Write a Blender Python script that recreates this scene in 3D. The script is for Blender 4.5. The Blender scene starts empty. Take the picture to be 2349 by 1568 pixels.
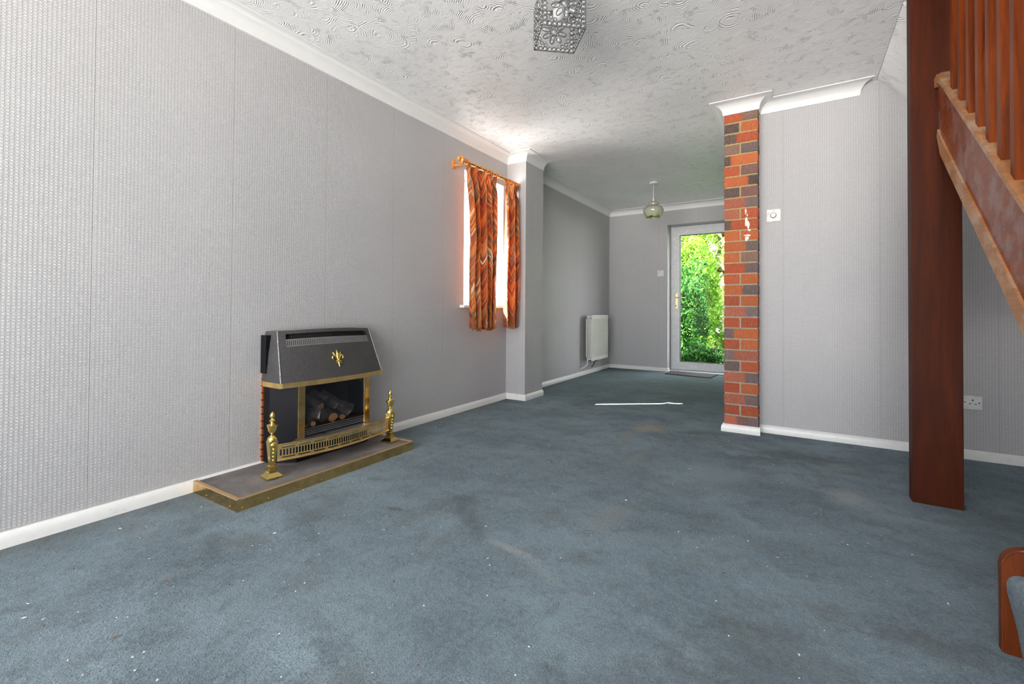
import bpy, bmesh, math, random
from mathutils import Vector, Matrix
random.seed(7)
PI = math.pi
sc = bpy.context.scene
C = sc.collection

# ------------------------------------------------------------------ camera, sky, sun, exposure
f_px, yaw, pitch, roll = 1043.13, .5609, .0138, .0067
cam = bpy.data.cameras.new('camera'); co = bpy.data.objects.new('camera', cam); C.objects.link(co)
Fw = Vector((-math.sin(yaw)*math.cos(pitch), math.cos(yaw)*math.cos(pitch), math.sin(pitch)))
Rt = Vector((math.cos(yaw), math.sin(yaw), 0)); Up = Rt.cross(Fw)
R2 = Rt*math.cos(roll)+Up*math.sin(roll); U2 = Up*math.cos(roll)-Rt*math.sin(roll)
co.matrix_world = Matrix(((R2.x, U2.x, -Fw.x, 0), (R2.y, U2.y, -Fw.y, 0), (R2.z, U2.z, -Fw.z, .8375), (0, 0, 0, 1)))
cam.sensor_fit = 'HORIZONTAL'; cam.sensor_width = 36; cam.lens = 36*f_px/2349
cam.shift_y = (695.64-784)/2349; cam.clip_start = .02
sc.camera = co
sc.view_settings.view_transform = 'Standard'; sc.view_settings.look = 'None'
sc.view_settings.gamma = 1; sc.view_settings.use_curve_mapping = False
sc.view_settings.exposure = 1.84

w = bpy.data.worlds.new('sky'); sc.world = w; w.use_nodes = True
bg = w.node_tree.nodes['Background']; bg.inputs[1].default_value = 3.4
_g = w.node_tree.nodes.new('ShaderNodeTexCoord'); _s = w.node_tree.nodes.new('ShaderNodeSeparateXYZ'); _r = w.node_tree.nodes.new('ShaderNodeValToRGB')
w.node_tree.links.new(_g.outputs['Generated'], _s.inputs[0]); _m = w.node_tree.nodes.new('ShaderNodeMapRange'); _m.inputs[1].default_value = -1
w.node_tree.links.new(_s.outputs[2], _m.inputs[0]); w.node_tree.links.new(_m.outputs[0], _r.inputs[0]); w.node_tree.links.new(_r.outputs[0], bg.inputs[0])
_r.color_ramp.elements[0].position = .49; _r.color_ramp.elements[0].color = (2.1, 2.0, 1.9, 1)      # unseen bright lower half, added to lift the ceiling
_r.color_ramp.elements[1].position = .51; _r.color_ramp.elements[1].color = (.93, .95, 1.0, 1)       # bright overcast sky

sd = Vector((1, .74, 0)).normalized(); sd = Vector((sd.x, sd.y, -.915)).normalized()
sun = bpy.data.lights.new('sun', 'SUN'); sun.energy = 22; sun.angle = .009; sun.color = (1, .95, .86)
so = bpy.data.objects.new('sun', sun); C.objects.link(so); so.rotation_euler = sd.to_track_quat('-Z', 'Y').to_euler(); so.location = (-5, -2, 6)

def portal(name, loc, sx, sy, d):
    l = bpy.data.lights.new(name, 'AREA'); l.shape = 'RECTANGLE'; l.size = sx; l.size_y = sy; l.cycles.is_portal = True
    o = bpy.data.objects.new(name, l); C.objects.link(o); o.location = loc; o.rotation_euler = Vector(d).to_track_quat('-Z', 'Y').to_euler()
    return o

# ------------------------------------------------------------------ room dimensions (metres)
XL, XB, Y1, PX, Y2, YB, H = -2.3415, -2.356, 3.6272, -2.1344, 3.9651, 6.451, 2.295
HP, DP = .0872, .0789            # coving projection and drop
PLX0, PLX1, PLY, YW = -.4385, -.2267, 3.5055, 3.6175
XR, YF = 1.42, -2.7
WY0, WY1, WZ0, WZ1 = 2.973, 3.565, .853, 2.003   # side window opening
FX0, FX1, FZ0, FZ1 = -2.15, 1.25, .12, 2.1         # unseen front window opening behind the camera, enlarged and set back for room light
DX0, DX1, DZ1 = -1.52, -.62, 2.022               # garden door opening
portal('front_window_light', ((FX0+FX1)/2, YF-.2, (FZ0+FZ1)/2), FX1-FX0, FZ1-FZ0, (0, 1, 0))
portal('side_window_light', (XL-.24, (WY0+WY1)/2, (WZ0+WZ1)/2), WY1-WY0, WZ1-WZ0, (1, 0, 0))
portal('garden_door_light', ((DX0+DX1)/2, 6.78, 1.0), DX1-DX0, 2.0, (0, -1, 0))

# ------------------------------------------------------------------ node helpers
class NT:
    def __init__(s, name):
        s.m = bpy.data.materials.new(name); s.m.use_nodes = True; s.t = s.m.node_tree
        s.b = s.t.nodes['Principled BSDF']; s.out = s.t.nodes['Material Output']
    def n(s, t, **k):
        x = s.t.nodes.new(t)
        for a, v in k.items(): setattr(x, a, v)
        return x
    def l(s, a, b): s.t.links.new(a, b)
    def put(s, sock, v):
        if isinstance(v, bpy.types.NodeSocket): s.l(v, sock)
        elif isinstance(v, (tuple, list)) and len(v) == 3 and sock.type == 'RGBA': sock.default_value = (*v, 1)
        else: sock.default_value = v
    def math(s, op, a, b=0, c=0, clamp=False):
        x = s.n('ShaderNodeMath', operation=op, use_clamp=clamp)
        s.put(x.inputs[0], a); s.put(x.inputs[1], b); s.put(x.inputs[2], c); return x.outputs[0]
    def vm(s, op, a, b=(0, 0, 0)):
        x = s.n('ShaderNodeVectorMath', operation=op); s.put(x.inputs[0], a); s.put(x.inputs[1], b); return x.outputs[0]
    def sep(s, v):
        x = s.n('ShaderNodeSeparateXYZ'); s.put(x.inputs[0], v); return x.outputs
    def comb(s, a, b, c=0.):
        x = s.n('ShaderNodeCombineXYZ'); s.put(x.inputs[0], a); s.put(x.inputs[1], b); s.put(x.inputs[2], c); return x.outputs[0]
    def mix(s, fac, a, b, mode='MIX'):
        x = s.n('ShaderNodeMix', data_type='RGBA', blend_type=mode)
        s.put(x.inputs[0], fac); s.put(x.inputs[6], a); s.put(x.inputs[7], b); return x.outputs[2]
    def mr(s, v, a, b, c=0., d=1., smooth=False):
        x = s.n('ShaderNodeMapRange', interpolation_type='SMOOTHSTEP' if smooth else 'LINEAR')
        for i, q in enumerate((v, a, b, c, d)): s.put(x.inputs[i], q)
        return x.outputs[0]
    def noise(s, vec, scale, detail=3, rough=.5, dist=0):
        x = s.n('ShaderNodeTexNoise'); s.put(x.inputs['Vector'], vec); x.inputs['Scale'].default_value = scale
        x.inputs['Detail'].default_value = detail; x.inputs['Roughness'].default_value = rough; x.inputs['Distortion'].default_value = dist
        return x.outputs
    def ramp(s, fac, stops, interp='LINEAR'):
        x = s.n('ShaderNodeValToRGB'); s.put(x.inputs[0], fac); r = x.color_ramp; r.interpolation = interp
        while len(r.elements) < len(stops): r.elements.new(.5)
        for e, (p, c) in zip(r.elements, stops): e.position = p; e.color = (*c, 1)
        return x.outputs[0]
    def bump(s, h, strength, dist, prev=None):
        x = s.n('ShaderNodeBump'); s.put(x.inputs['Height'], h); x.inputs['Strength'].default_value = strength; x.inputs['Distance'].default_value = dist
        if prev is not None: s.l(prev, x.inputs['Normal'])
        return x.outputs[0]
    def obj(s): return s.n('ShaderNodeTexCoord').outputs['Object']
    def set(s, **k):
        for a, v in k.items():
            key = {'color': 'Base Color', 'rough': 'Roughness', 'metal': 'Metallic', 'normal': 'Normal', 'spec': 'Specular IOR Level',
                   'coat': 'Coat Weight', 'coatr': 'Coat Roughness', 'trans': 'Transmission Weight', 'ior': 'IOR', 'sheen': 'Sheen Weight'}[a]
            s.put(s.b.inputs[key], v)
        return s.m

M = {}
def plain(name, col, rough=.5, metal=0, bumpy=0, vary=.06, scale=30, **k):
    t = NT(name); v = t.obj()
    n = t.noise(v, scale, 4)[0]
    c = t.mix(t.mr(n, .3, .7), tuple(x*(1-vary) for x in col), tuple(min(1, x*(1+vary)) for x in col))
    kw = dict(color=c, rough=t.mr(n, .2, .8, max(.02, rough-.05), rough+.05), metal=metal, **k)
    if bumpy: kw['normal'] = t.bump(t.noise(v, scale*6, 3)[0], bumpy, .002)
    M[name] = t.set(**kw); return M[name]

def wallpaper():
    t = NT('embossed_wallpaper'); x, y, z = t.sep(t.obj())
    nx = t.math('ABSOLUTE', t.sep(t.n('ShaderNodeNewGeometry').outputs['True Normal'])[0])
    isx = t.math('GREATER_THAN', nx, .5)
    u = t.math('ADD', t.math('MULTIPLY', isx, y), t.math('MULTIPLY', t.math('SUBTRACT', 1, isx), x))
    off = t.math('ADD', t.math('MULTIPLY', isx, .111), t.math('MULTIPLY', t.math('SUBTRACT', 1, isx), .437))
    us = t.math('SUBTRACT', u, off)
    fu = t.math('SUBTRACT', t.math('FRACT', t.math('MULTIPLY', u, 1/.0127)), .5)
    fv = t.math('SUBTRACT', t.math('FRACT', t.math('MULTIPLY', z, 1/.0115)), .5)
    d = t.math('SQRT', t.math('ADD', t.math('MULTIPLY', fu, fu), t.math('MULTIPLY', fv, fv)))
    dot = t.mr(d, .20, .36, 1, 0, True)
    pit = t.mr(d, .05, .22, 1, 0, True)
    wn = t.n('ShaderNodeTexWhiteNoise', noise_dimensions='2D')
    t.l(t.comb(t.math('FLOOR', t.math('MULTIPLY', u, 1/.0127)), t.math('FLOOR', t.math('MULTIPLY', z, 1/.0115))), wn.inputs['Vector'])
    dv = t.mr(wn.outputs[0], 0, 1, .55, 1)
    seam = t.math('ABSOLUTE', t.math('SUBTRACT', t.math('FRACT', t.math('MULTIPLY', us, 1/.52)), .5))
    sm = t.mr(seam, .4955, .498, 0, 1)
    big = t.noise(t.obj(), 1.3, 3)[0]
    base = t.mix(t.mr(big, .3, .7), (.375, .371, .376), (.415, .411, .414))
    c = t.mix(t.math('MULTIPLY', dot, dv), base, (.56, .556, .552))
    c = t.mix(t.math('MULTIPLY', sm, .45), c, (.32, .27, .25))
    h = t.math('SUBTRACT', dot, t.math('MULTIPLY', pit, .35))
    h = t.math('SUBTRACT', h, t.math('MULTIPLY', sm, .8))
    M['wallpaper'] = t.set(color=c, rough=t.mr(dot, 0, 1, .5, .14), spec=.5, normal=t.bump(h, .65, .0018))

def ceiling_mat():
    t = NT('swirled_plaster'); v = t.obj(); x, y, z = t.sep(v)
    p = t.comb(x, y, 0.)
    dn = t.noise(p, 3.5, 2)[1]
    pd = t.vm('ADD', p, t.vm('SCALE', t.vm('SUBTRACT', dn, (.5, .5, .5))))
    for nd in t.t.nodes:
        if nd.type == 'VECT_MATH' and nd.operation == 'SCALE': nd.inputs['Scale'].default_value = .10
    vo = t.n('ShaderNodeTexVoronoi'); t.l(pd, vo.inputs['Vector']); vo.inputs['Scale'].default_value = 5.5
    rings = t.math('SINE', t.math('MULTIPLY', vo.outputs['Distance'], 135))
    m = t.mr(t.noise(p, 16, 3)[0], .47, .60, .04, 1, True)
    m = t.math('MULTIPLY', m, t.mr(vo.outputs['Distance'], .06, .24, 0, 1, True))
    br = t.mr(t.noise(p, 34, 2)[0], .40, .58, .1, 1)
    h = t.math('MULTIPLY', t.math('MULTIPLY', rings, m), br)
    h = t.math('ADD', h, t.math('MULTIPLY', t.noise(p, 40, 4)[0], .5))
    c = t.mix(t.mr(t.noise(p, 2.2, 4)[0], .35, .7), (.80, .80, .797), (.87, .87, .867))
    M['ceiling'] = t.set(color=c, rough=.42, normal=t.bump(h, .7, .0035))

SPOTS = [  # x, y, rx, ry, rot, colour, strength, roughness of edge
    (-.885, 3.26, .13, .11, .3, (.42, .37, .27), .8), (-.78, 2.58, .05, .22, -.1, (.30, .30, .27), .5), (-.64, 1.80, .06, .16, -.2, (.30, .32, .31), .5),
    (-.98, 3.0, .04, .16, .1, (.33, .32, .28), .5), (-.86, 1.36, .11, .022, -.12, (.52, .53, .50), .45), (-.70, 1.30, .12, .02, -.35, (.40, .43, .40), .25),
    (-.36, 2.55, .20, .13, .3, (.28, .38, .43), .7), (.20, 2.56, .085, .12, 0, (.42, .47, .47), .7), (.20, 3.05, .11, .07, 0, (.34, .41, .43), .6),
    (-1.25, 1.55, .16, .10, .7, (.05, .07, .08), .4), (-1.08, 1.42, .15, .05, -.6, (.045, .065, .075), .4), (-1.42, 1.37, .06, .02, .3, (.07, .06, .04), .7),
    (-1.1, 5.6, .30, .40, .2, (.16, .26, .27), .5), (-1.72, .80, .13, .035, -.4, (.06, .10, .13), .6), (.0, 3.1, .35, .12, .1, (.045, .07, .08), .6),
    (-.95, 5.75, .12, .04, 0, (.42, .43, .36), .6), (-.05, 1.25, .24, .2, .5, (.055, .07, .08), .4), (-.25, 2.9, .25, .10, .2, (.05, .08, .10), .6),
    (-.25, .95, .3, .25, .2, (.05, .065, .075), .35), (.28, 1.55, .16, .07, 0, (.045, .04, .035), .45), (-.55, 3.35, .2, .08, .4, (.05, .08, .10), .55),
    (-.7, 5.1, .1, .05, 0, (.14, .13, .09), .5)]
def carpet(name, stains_and_tones):
    t = NT(name); v = t.obj(); x, y, z = t.sep(v)
    n1 = t.noise(v, 2.3, 5, .6)[0]; n2 = t.noise(v, 9, 5, .65, .4)[0]; n3 = t.noise(v, 62, 4, .7, .8)[0]; n4 = t.noise(v, 260, 3, .7)[0]
    c = t.mix(t.mr(n1, .34, .66), (.082, .142, .182), (.240, .345, .400))
    c = t.mix(t.mr(n2, .5, .72, 0, .75), c, (.050, .085, .105))
    c = t.mix(t.mr(n2, .44, .26, 0, .5), c, (.27, .36, .40))
    c = t.mix(t.mr(n3, .35, .7, 0, .8), c, t.mix(.45, c, (.42, .54, .62)))
    c = t.mix(t.mr(n4, .52, .34, 0, .75), c, (.04, .065, .085))
    c = t.mix(t.mr(n4, .6, .75, 0, .35), c, (.42, .52, .58))
    gn = t.noise(v, 5, 4)[0]
    c = t.mix(t.mr(gn, .58, .72, 0, .5), c, (.13, .15, .14))
    if stains_and_tones:
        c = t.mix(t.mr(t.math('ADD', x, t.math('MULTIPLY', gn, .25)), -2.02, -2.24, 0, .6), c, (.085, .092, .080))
        g = t.math('ADD', y, t.math('MULTIPLY', gn, .8))
        c = t.mix(t.mr(g, 4.1, 5.2, 0, .45), c, (.085, .155, .135))  # carpet blends to a darker green towards the back
        nz = t.noise(v, 14, 5, .7)[0]
        for (sx, sy, rx, ry, rot, col, st) in SPOTS:
            dx = t.math('SUBTRACT', x, sx); dy = t.math('SUBTRACT', y, sy); ca, sa = math.cos(rot), math.sin(rot)
            a = t.math('MULTIPLY', t.math('ADD', t.math('MULTIPLY', dx, ca), t.math('MULTIPLY', dy, sa)), 1/rx)
            b = t.math('MULTIPLY', t.math('SUBTRACT', t.math('MULTIPLY', dy, ca), t.math('MULTIPLY', dx, sa)), 1/ry)
            d = t.math('ADD', t.math('SQRT', t.math('ADD', t.math('MULTIPLY', a, a), t.math('MULTIPLY', b, b))), t.math('MULTIPLY', t.math('SUBTRACT', nz, .5), 1.7 if max(col) > .3 else 3.0))
            c = t.mix(t.math('MULTIPLY', t.mr(d, .2, 1.35, 1, 0, True), st*(1.1 if max(col) > .3 else .9)), c, t.mix(t.mr(n4, .3, .7), tuple(q*.7 for q in col), col))
    h = t.math('ADD', t.math('MULTIPLY', n4, .55), t.math('ADD', t.math('MULTIPLY', n3, .9), t.math('MULTIPLY', n2, 1.2)))
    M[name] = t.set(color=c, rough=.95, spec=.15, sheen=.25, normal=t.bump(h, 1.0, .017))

def wood(name, dark, light, rough=.25, coat=.6, wear_sheen=None, axis=2, scale=1.0):
    t = NT(name); v = t.obj(); x, y, z = t.sep(v)
    st = [22*scale, 22*scale, 22*scale]; st[axis] = 1.6*scale
    p = t.comb(t.math('MULTIPLY', x, st[0]), t.math('MULTIPLY', y, st[1]), t.math('MULTIPLY', z, st[2]))
    g = t.noise(p, 1, 6, .6, .6)[0]; g2 = t.noise(p, 6, 4, .6)[0]
    c = t.mix(t.mr(g, .3, .7), dark, light); c = t.mix(t.mr(g2, .5, .7, 0, .35), c, tuple(q*.45 for q in dark))
    if wear_sheen: c = t.mix(t.mr(t.noise(v, 9, 5, .7)[0], .47, .62, 0, .8), c, wear_sheen)
    M[name] = t.set(color=c, rough=t.mr(g, .2, .8, rough, rough+.15), coat=coat, spec=.14, coatr=.12, normal=t.bump(t.math('ADD', g, g2), .12, .002))

def brick_mat():
    t = NT('facing_brick'); v = t.obj(); x, y, z = t.sep(v)
    a = t.n('ShaderNodeAttribute', attribute_name='col').outputs['Color']
    st = t.noise(t.comb(t.math('MULTIPLY', x, 240), t.math('MULTIPLY', y, 240), t.math('MULTIPLY', z, 34)), 1, 4, .6, .3)[0]
    fine = t.noise(v, 160, 4, .7)[0]
    c = t.mix(t.mr(st, .50, .70, 0, .55), a, t.mix(.5, a, (.46, .30, .22)))
    c = t.mix(t.mr(fine, .5, .3, 0, .5), c, t.mix(.75, c, (.04, .02, .02)))
    c = t.mix(t.mr(t.noise(v, 330, 1)[0], .70, .74, 0, .8), c, (.75, .65, .52))
    M['brick'] = t.set(color=c, rough=.85, normal=t.bump(t.math('ADD', t.math('MULTIPLY', st, .7), fine), .7, .0025))
    t = NT('mortar'); v = t.obj(); z = t.sep(v)[2]
    f = t.noise(v, 90, 4)[0]
    c = t.mix(t.mr(z, .9, 1.5), (.36, .32, .25), (.42, .31, .13)); c = t.mix(t.mr(f, .35, .65, 0, .5), c, (.22, .18, .12))
    M['mortar'] = t.set(color=c, rough=.95, normal=t.bump(f, .6, .002))

def curtain_mat():
    t = NT('feather_print_fabric'); uv = t.n('ShaderNodeUVMap').outputs[0]; u, v, _ = t.sep(uv)
    nz = t.noise(uv, 5, 2)[0]
    uu = t.math('ADD', t.math('MULTIPLY', u, 1/.10), t.math('MULTIPLY', t.math('SUBTRACT', nz, .5), .7))
    fu = t.math('ABSOLUTE', t.math('SUBTRACT', t.math('FRACT', uu), .5)); cu = t.math('FLOOR', uu)
    wc = t.n('ShaderNodeTexWhiteNoise', noise_dimensions='1D'); t.l(cu, wc.inputs['W'])
    wv = t.math('ADD', t.math('SUBTRACT', v, t.math('MULTIPLY', fu, .17)), t.math('MULTIPLY', wc.outputs[0], .6))
    wn = t.n('ShaderNodeTexWhiteNoise', noise_dimensions='2D'); t.l(t.comb(cu, t.math('FLOOR', t.math('MULTIPLY', wv, 1/.021))), wn.inputs['Vector'])
    wb = t.n('ShaderNodeTexWhiteNoise', noise_dimensions='2D'); t.l(t.comb(t.math('MULTIPLY', cu, 3.), t.math('FLOOR', t.math('MULTIPLY', wv, 1/.17))), wb.inputs['Vector'])
    fac = t.math('ADD', t.math('MULTIPLY', wn.outputs[0], .68), t.math('MULTIPLY', wb.outputs[0], .32))
    c = t.ramp(fac, [(0, (.05, .02, .015)), (.10, (.16, .12, .06)), (.22, (.33, .05, .012)), (.42, (.58, .12, .015)), (.56, (.80, .27, .04)), (.66, (.38, .06, .015)),
                     (.76, (.30, .27, .17)), (.86, (.85, .42, .12)), (.95, (.78, .72, .58))])
    fine = t.noise(t.comb(t.math('MULTIPLY', u, 60), t.math('MULTIPLY', wv, 320)), 1, 3)[0]
    c = t.mix(t.mr(fine, .45, .65, 0, .5), c, t.mix(.6, c, (.12, .03, .01)))
    mul = t.set(color=c, rough=.7, sheen=.2, normal=t.bump(fine, .2, .001))
    tr = t.n('ShaderNodeBsdfTranslucent'); t.put(tr.inputs[0], c)
    mx = t.n('ShaderNodeMixShader'); mx.inputs[0].default_value = .30
    t.l(t.b.outputs[0], mx.inputs[1]); t.l(tr.outputs[0], mx.inputs[2]); t.l(mx.outputs[0], t.out.inputs[0])
    M['curtain'] = t.m

def glass_mat(name, tint=(1, 1, 1), alpha=.06):
    t = NT(name); t.set(color=tint, rough=.02)
    tr = t.n('ShaderNodeBsdfTransparent'); gl = t.n('ShaderNodeBsdfGlossy'); gl.inputs['Roughness'].default_value = .02
    tr.inputs[0].default_value = (*tint, 1)
    lw = t.n('ShaderNodeLayerWeight'); lw.inputs[0].default_value = .25
    mx = t.n('ShaderNodeMixShader'); t.l(t.math('ADD', t.math('MULTIPLY', lw.outputs['Fresnel'], .22 if name == 'glass' else .5), alpha, clamp=True), mx.inputs[0])
    t.l(tr.outputs[0], mx.inputs[1]); t.l(gl.outputs[0], mx.inputs[2]); t.l(mx.outputs[0], t.out.inputs[0]); M[name] = t.m

def leaf_mat(name, dark, light):
    t = NT(name); v = t.obj()
    a = t.n('ShaderNodeAttribute', attribute_name='col').outputs['Color']
    c = t.mix(t.sep(a)[0], dark, light)
    t.set(color=c, rough=.55, spec=.15)
    tr = t.n('ShaderNodeBsdfTranslucent'); t.put(tr.inputs[0], c)
    mx = t.n('ShaderNodeMixShader'); mx.inputs[0].default_value = .35
    t.l(t.b.outputs[0], mx.inputs[1]); t.l(tr.outputs[0], mx.inputs[2]); t.l(mx.outputs[0], t.out.inputs[0]); M[name] = t.m

wallpaper(); ceiling_mat(); carpet('carpet', True); carpet('stair_carpet', False); brick_mat(); curtain_mat()
glass_mat('glass', (1, 1, 1), .004); glass_mat('smoked_glass', (.75, .75, .78), .03)
leaf_mat('leaf_dark', (.006, .045, .008), (.055, .20, .03)); leaf_mat('leaf_light', (.05, .16, .012), (.19, .36, .03)); leaf_mat('leaf_pale', (.14, .24, .04), (.36, .42, .17))
plain('white_gloss', (.72, .72, .70), .3, vary=.02); plain('coving_paint', (.72, .72, .71), .5, vary=.012); plain('upvc', (.62, .63, .64), .25)
plain('white_plastic', (.66, .66, .64), .28); plain('cream_enamel', (.62, .63, .56), .35); plain('steel', (.62, .63, .66), .3, 1)
wood('mahogany', (.036, .0065, .0015), (.075, .014, .003), .5, 0); wood('mahogany_mid', (.055, .011, .002), (.14, .028, .005), .35, .1)
wood('mahogany_red', (.065, .010, .0015), (.26, .050, .005), .35, .08)
wood('mahogany_y', (.12, .024, .006), (.28, .06, .013), .32, .25, wear_sheen=(.24, .14, .13), axis=1)  # purple gloss sheen painted into the string board colour
wood('worn_wood', (.26, .10, .035), (.46, .22, .10), .45, .25, wear_sheen=(.42, .30, .20), axis=1)
plain('wood_scuffed', (.42, .23, .15), .45, bumpy=.4)
plain('gold_wood', (.62, .22, .03), .22, coat=.8)
plain('rail_brass', (.80, .40, .09), .22, 1)
plain('brass_satin', (.88, .62, .26), .38, 1, vary=.12, scale=20); plain('brass', (.84, .62, .20), .20, 1, vary=.12, scale=14); plain('brass_dull', (.66, .44, .18), .20, 1, bumpy=.12, vary=.2, scale=22)
plain('brass_lip', (.62, .40, .20), .42, .6, bumpy=.2)
plain('copper', (.75, .25, .07), .3, .8); plain('black_metal', (.007, .007, .009), .45, 0, spec=.12); plain('charcoal_metal', (.060, .058, .058), .5, .2, bumpy=.25, scale=60, vary=.15)
plain('grille_grey', (.22, .21, .21), .45, .3); plain('hood_edge', (.30, .30, .31), .4, .5, bumpy=.6, scale=80, vary=.4)
plain('matt_black', (.008, .008, .009), .8); plain('chrome', (.75, .76, .78), .12, 1)  # matt black for outlet recess, firebox back and lower panel; bright chrome
plain('slate', (.165, .15, .145), .6, bumpy=.6, vary=.35, scale=11); plain('log_bark', (.13, .112, .10), .9, bumpy=.9, vary=.6, scale=25)
plain('log_end', (.90, .42, .16), .8, vary=.3); plain('rubber', (.030, .027, .024), .8, bumpy=.5); plain('dark_hole', (.01, .01, .01), .7)
plain('plaster_mark', (.75, .70, .66), .8, bumpy=.5); plain('crumb', (.75, .73, .66), .7); plain('crumb_brown', (.14, .06, .03), .8)
plain('grass', (.02, .055, .008), .9, bumpy=.6, vary=.5, scale=8); plain('bark', (.10, .07, .05), .9, bumpy=.6)
plain('paving', (.12, .12, .10), .85, bumpy=.4, vary=.2); plain('bead_metal', (.16, .16, .16), .3, .8)
plain('black_wire', (.012, .012, .012), .5)
glass_mat('crystal', (.93, .94, .95), .16)
t = NT('milky_glass'); v = t.obj(); z = t.sep(v)[2]
cc = t.ramp(t.mr(z, -.42, -.18), [(0, (.55, .62, .22)), (.25, (.62, .64, .42)), (.45, (.55, .56, .50)), (.62, (.48, .42, .24)), (.72, (.52, .58, .50)), (.95, (.30, .20, .10))])  # green reflection painted into the shade colour by height
M['shade_glass'] = t.set(color=cc, rough=.08, trans=.35, ior=1.3, coat=1)

# ------------------------------------------------------------------ mesh helpers
ORG = {}
def link(name, bm, mat, parent=None, smooth=False, mats=None):
    me = bpy.data.meshes.new(name)
    if parent is not None and parent.name in ORG:
        bmesh.ops.translate(bm, verts=bm.verts, vec=-ORG[parent.name])
    bmesh.ops.recalc_face_normals(bm, faces=bm.faces)
    bm.to_mesh(me); bm.free()
    for m in (mats or [mat]): me.materials.append(M[m])
    if smooth:
        for p in me.polygons: p.use_smooth = True
    o = bpy.data.objects.new(name, me); C.objects.link(o)
    if parent is not None:
        o.parent = parent; ORG[o.name] = ORG[parent.name].copy()
    else: ORG[o.name] = Vector((0, 0, 0))
    return o
def auto(o, ang=35):
    me = o.data
    bm = bmesh.new(); bm.from_mesh(me)
    for e in bm.edges: e.smooth = e.calc_face_angle(3) < math.radians(ang)
    for f in bm.faces: f.smooth = True
    bm.to_mesh(me); bm.free(); return o
def thing(name, label, cat, loc, group=None):
    o = bpy.data.objects.new(name, None); C.objects.link(o); o.location = loc; o.empty_display_size = .05
    o['label'] = label; o['category'] = cat
    if group: o['group'] = group
    ORG[o.name] = Vector(loc); return o
def tag(o, label, cat, group=None, kind=None):
    o['label'] = label; o['category'] = cat
    if group: o['group'] = group
    if kind: o['kind'] = kind
    return o
def struct(name, bm, m, parent=None, **k):
    o = link(name, bm, m, parent, **k)
    if parent is None: o['kind'] = 'structure'
    return o
def B(): return bmesh.new()
def box(bm, x0, x1, y0, y1, z0, z1, bev=0, mi=0):
    vs = [bm.verts.new(p) for p in ((x0,y0,z0),(x1,y0,z0),(x1,y1,z0),(x0,y1,z0),(x0,y0,z1),(x1,y0,z1),(x1,y1,z1),(x0,y1,z1))]
    fs = [bm.faces.new([vs[i] for i in q]) for q in ((3,2,1,0),(4,5,6,7),(0,1,5,4),(1,2,6,5),(2,3,7,6),(3,0,4,7))]
    for f in fs: f.material_index = mi
    if bev:
        es = set(e for f in fs for e in f.edges)
        bmesh.ops.bevel(bm, geom=list(es), offset=bev, segments=2, affect='EDGES', profile=.7)
    return vs
def prism(bm, poly, axis, a, b, mi=0):
    """poly of 2d points extruded along axis from a to b. axis 'x': pts are (y,z); 'y': (x,z); 'z': (x,y)"""
    def P(p, t): return {'x': (t, p[0], p[1]), 'y': (p[0], t, p[1]), 'z': (p[0], p[1], t)}[axis]
    A = [bm.verts.new(P(p, a)) for p in poly]; Bv = [bm.verts.new(P(p, b)) for p in poly]; n = len(poly)
    fs = [bm.faces.new(A), bm.faces.new(Bv[::-1])]
    for i in range(n): fs.append(bm.faces.new((A[i], Bv[i], Bv[(i+1) % n], A[(i+1) % n])))
    for f in fs: f.material_index = mi
    return fs
def sweep(bm, prof, path, end0=0, end1=0):
    """profile (out, z) swept along plan path; 'out' goes to the right of travel; mitred; end0/end1 = mitre slope at free ends"""
    n = len(path); rings = []
    ds = [Vector((path[i+1][0]-path[i][0], path[i+1][1]-path[i][1])).normalized() for i in range(n-1)]
    rt = [Vector((d.y, -d.x)) for d in ds]
    for i in range(n):
        if i == 0: off = lambda o: rt[0]*o - ds[0]*(o*end0)
        elif i == n-1: off = lambda o: rt[-1]*o + ds[-1]*(o*end1)
        else:
            m = (rt[i-1]+rt[i]).normalized(); k = 1/max(.2, m.dot(rt[i])); off = lambda o, m=m, k=k: m*(o*k)
        rings.append([bm.verts.new((path[i][0]+off(o).x, path[i][1]+off(o).y, z)) for o, z in prof])
    k = len(prof)
    for a, b in zip(rings, rings[1:]):
        for i in range(k):
            j = (i+1) % k; bm.faces.new((a[i], a[j], b[j], b[i]))
    bm.faces.new(rings[0]); bm.faces.new(rings[-1][::-1])
def lathe(bm, prof, c, seg=20, sq=False, rot=0, mi=0):
    """prof (r,z); sq: square section"""
    N = 4 if sq else seg; rings = []
    for r, z in prof:
        rr = r*(math.sqrt(2) if sq else 1)
        rings.append([bm.verts.new((c[0]+rr*math.cos(2*PI*i/N+rot+(PI/4 if sq else 0)), c[1]+rr*math.sin(2*PI*i/N+rot+(PI/4 if sq else 0)), c[2]+z)) for i in range(N)])
    for a, b in zip(rings, rings[1:]):
        for i in range(N):
            f = bm.faces.new((a[i], a[(i+1) % N], b[(i+1) % N], b[i])); f.material_index = mi
    if prof[0][0] > 1e-6: bm.faces.new(rings[0][::-1])
    if prof[-1][0] > 1e-6: bm.faces.new(rings[-1])
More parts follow.
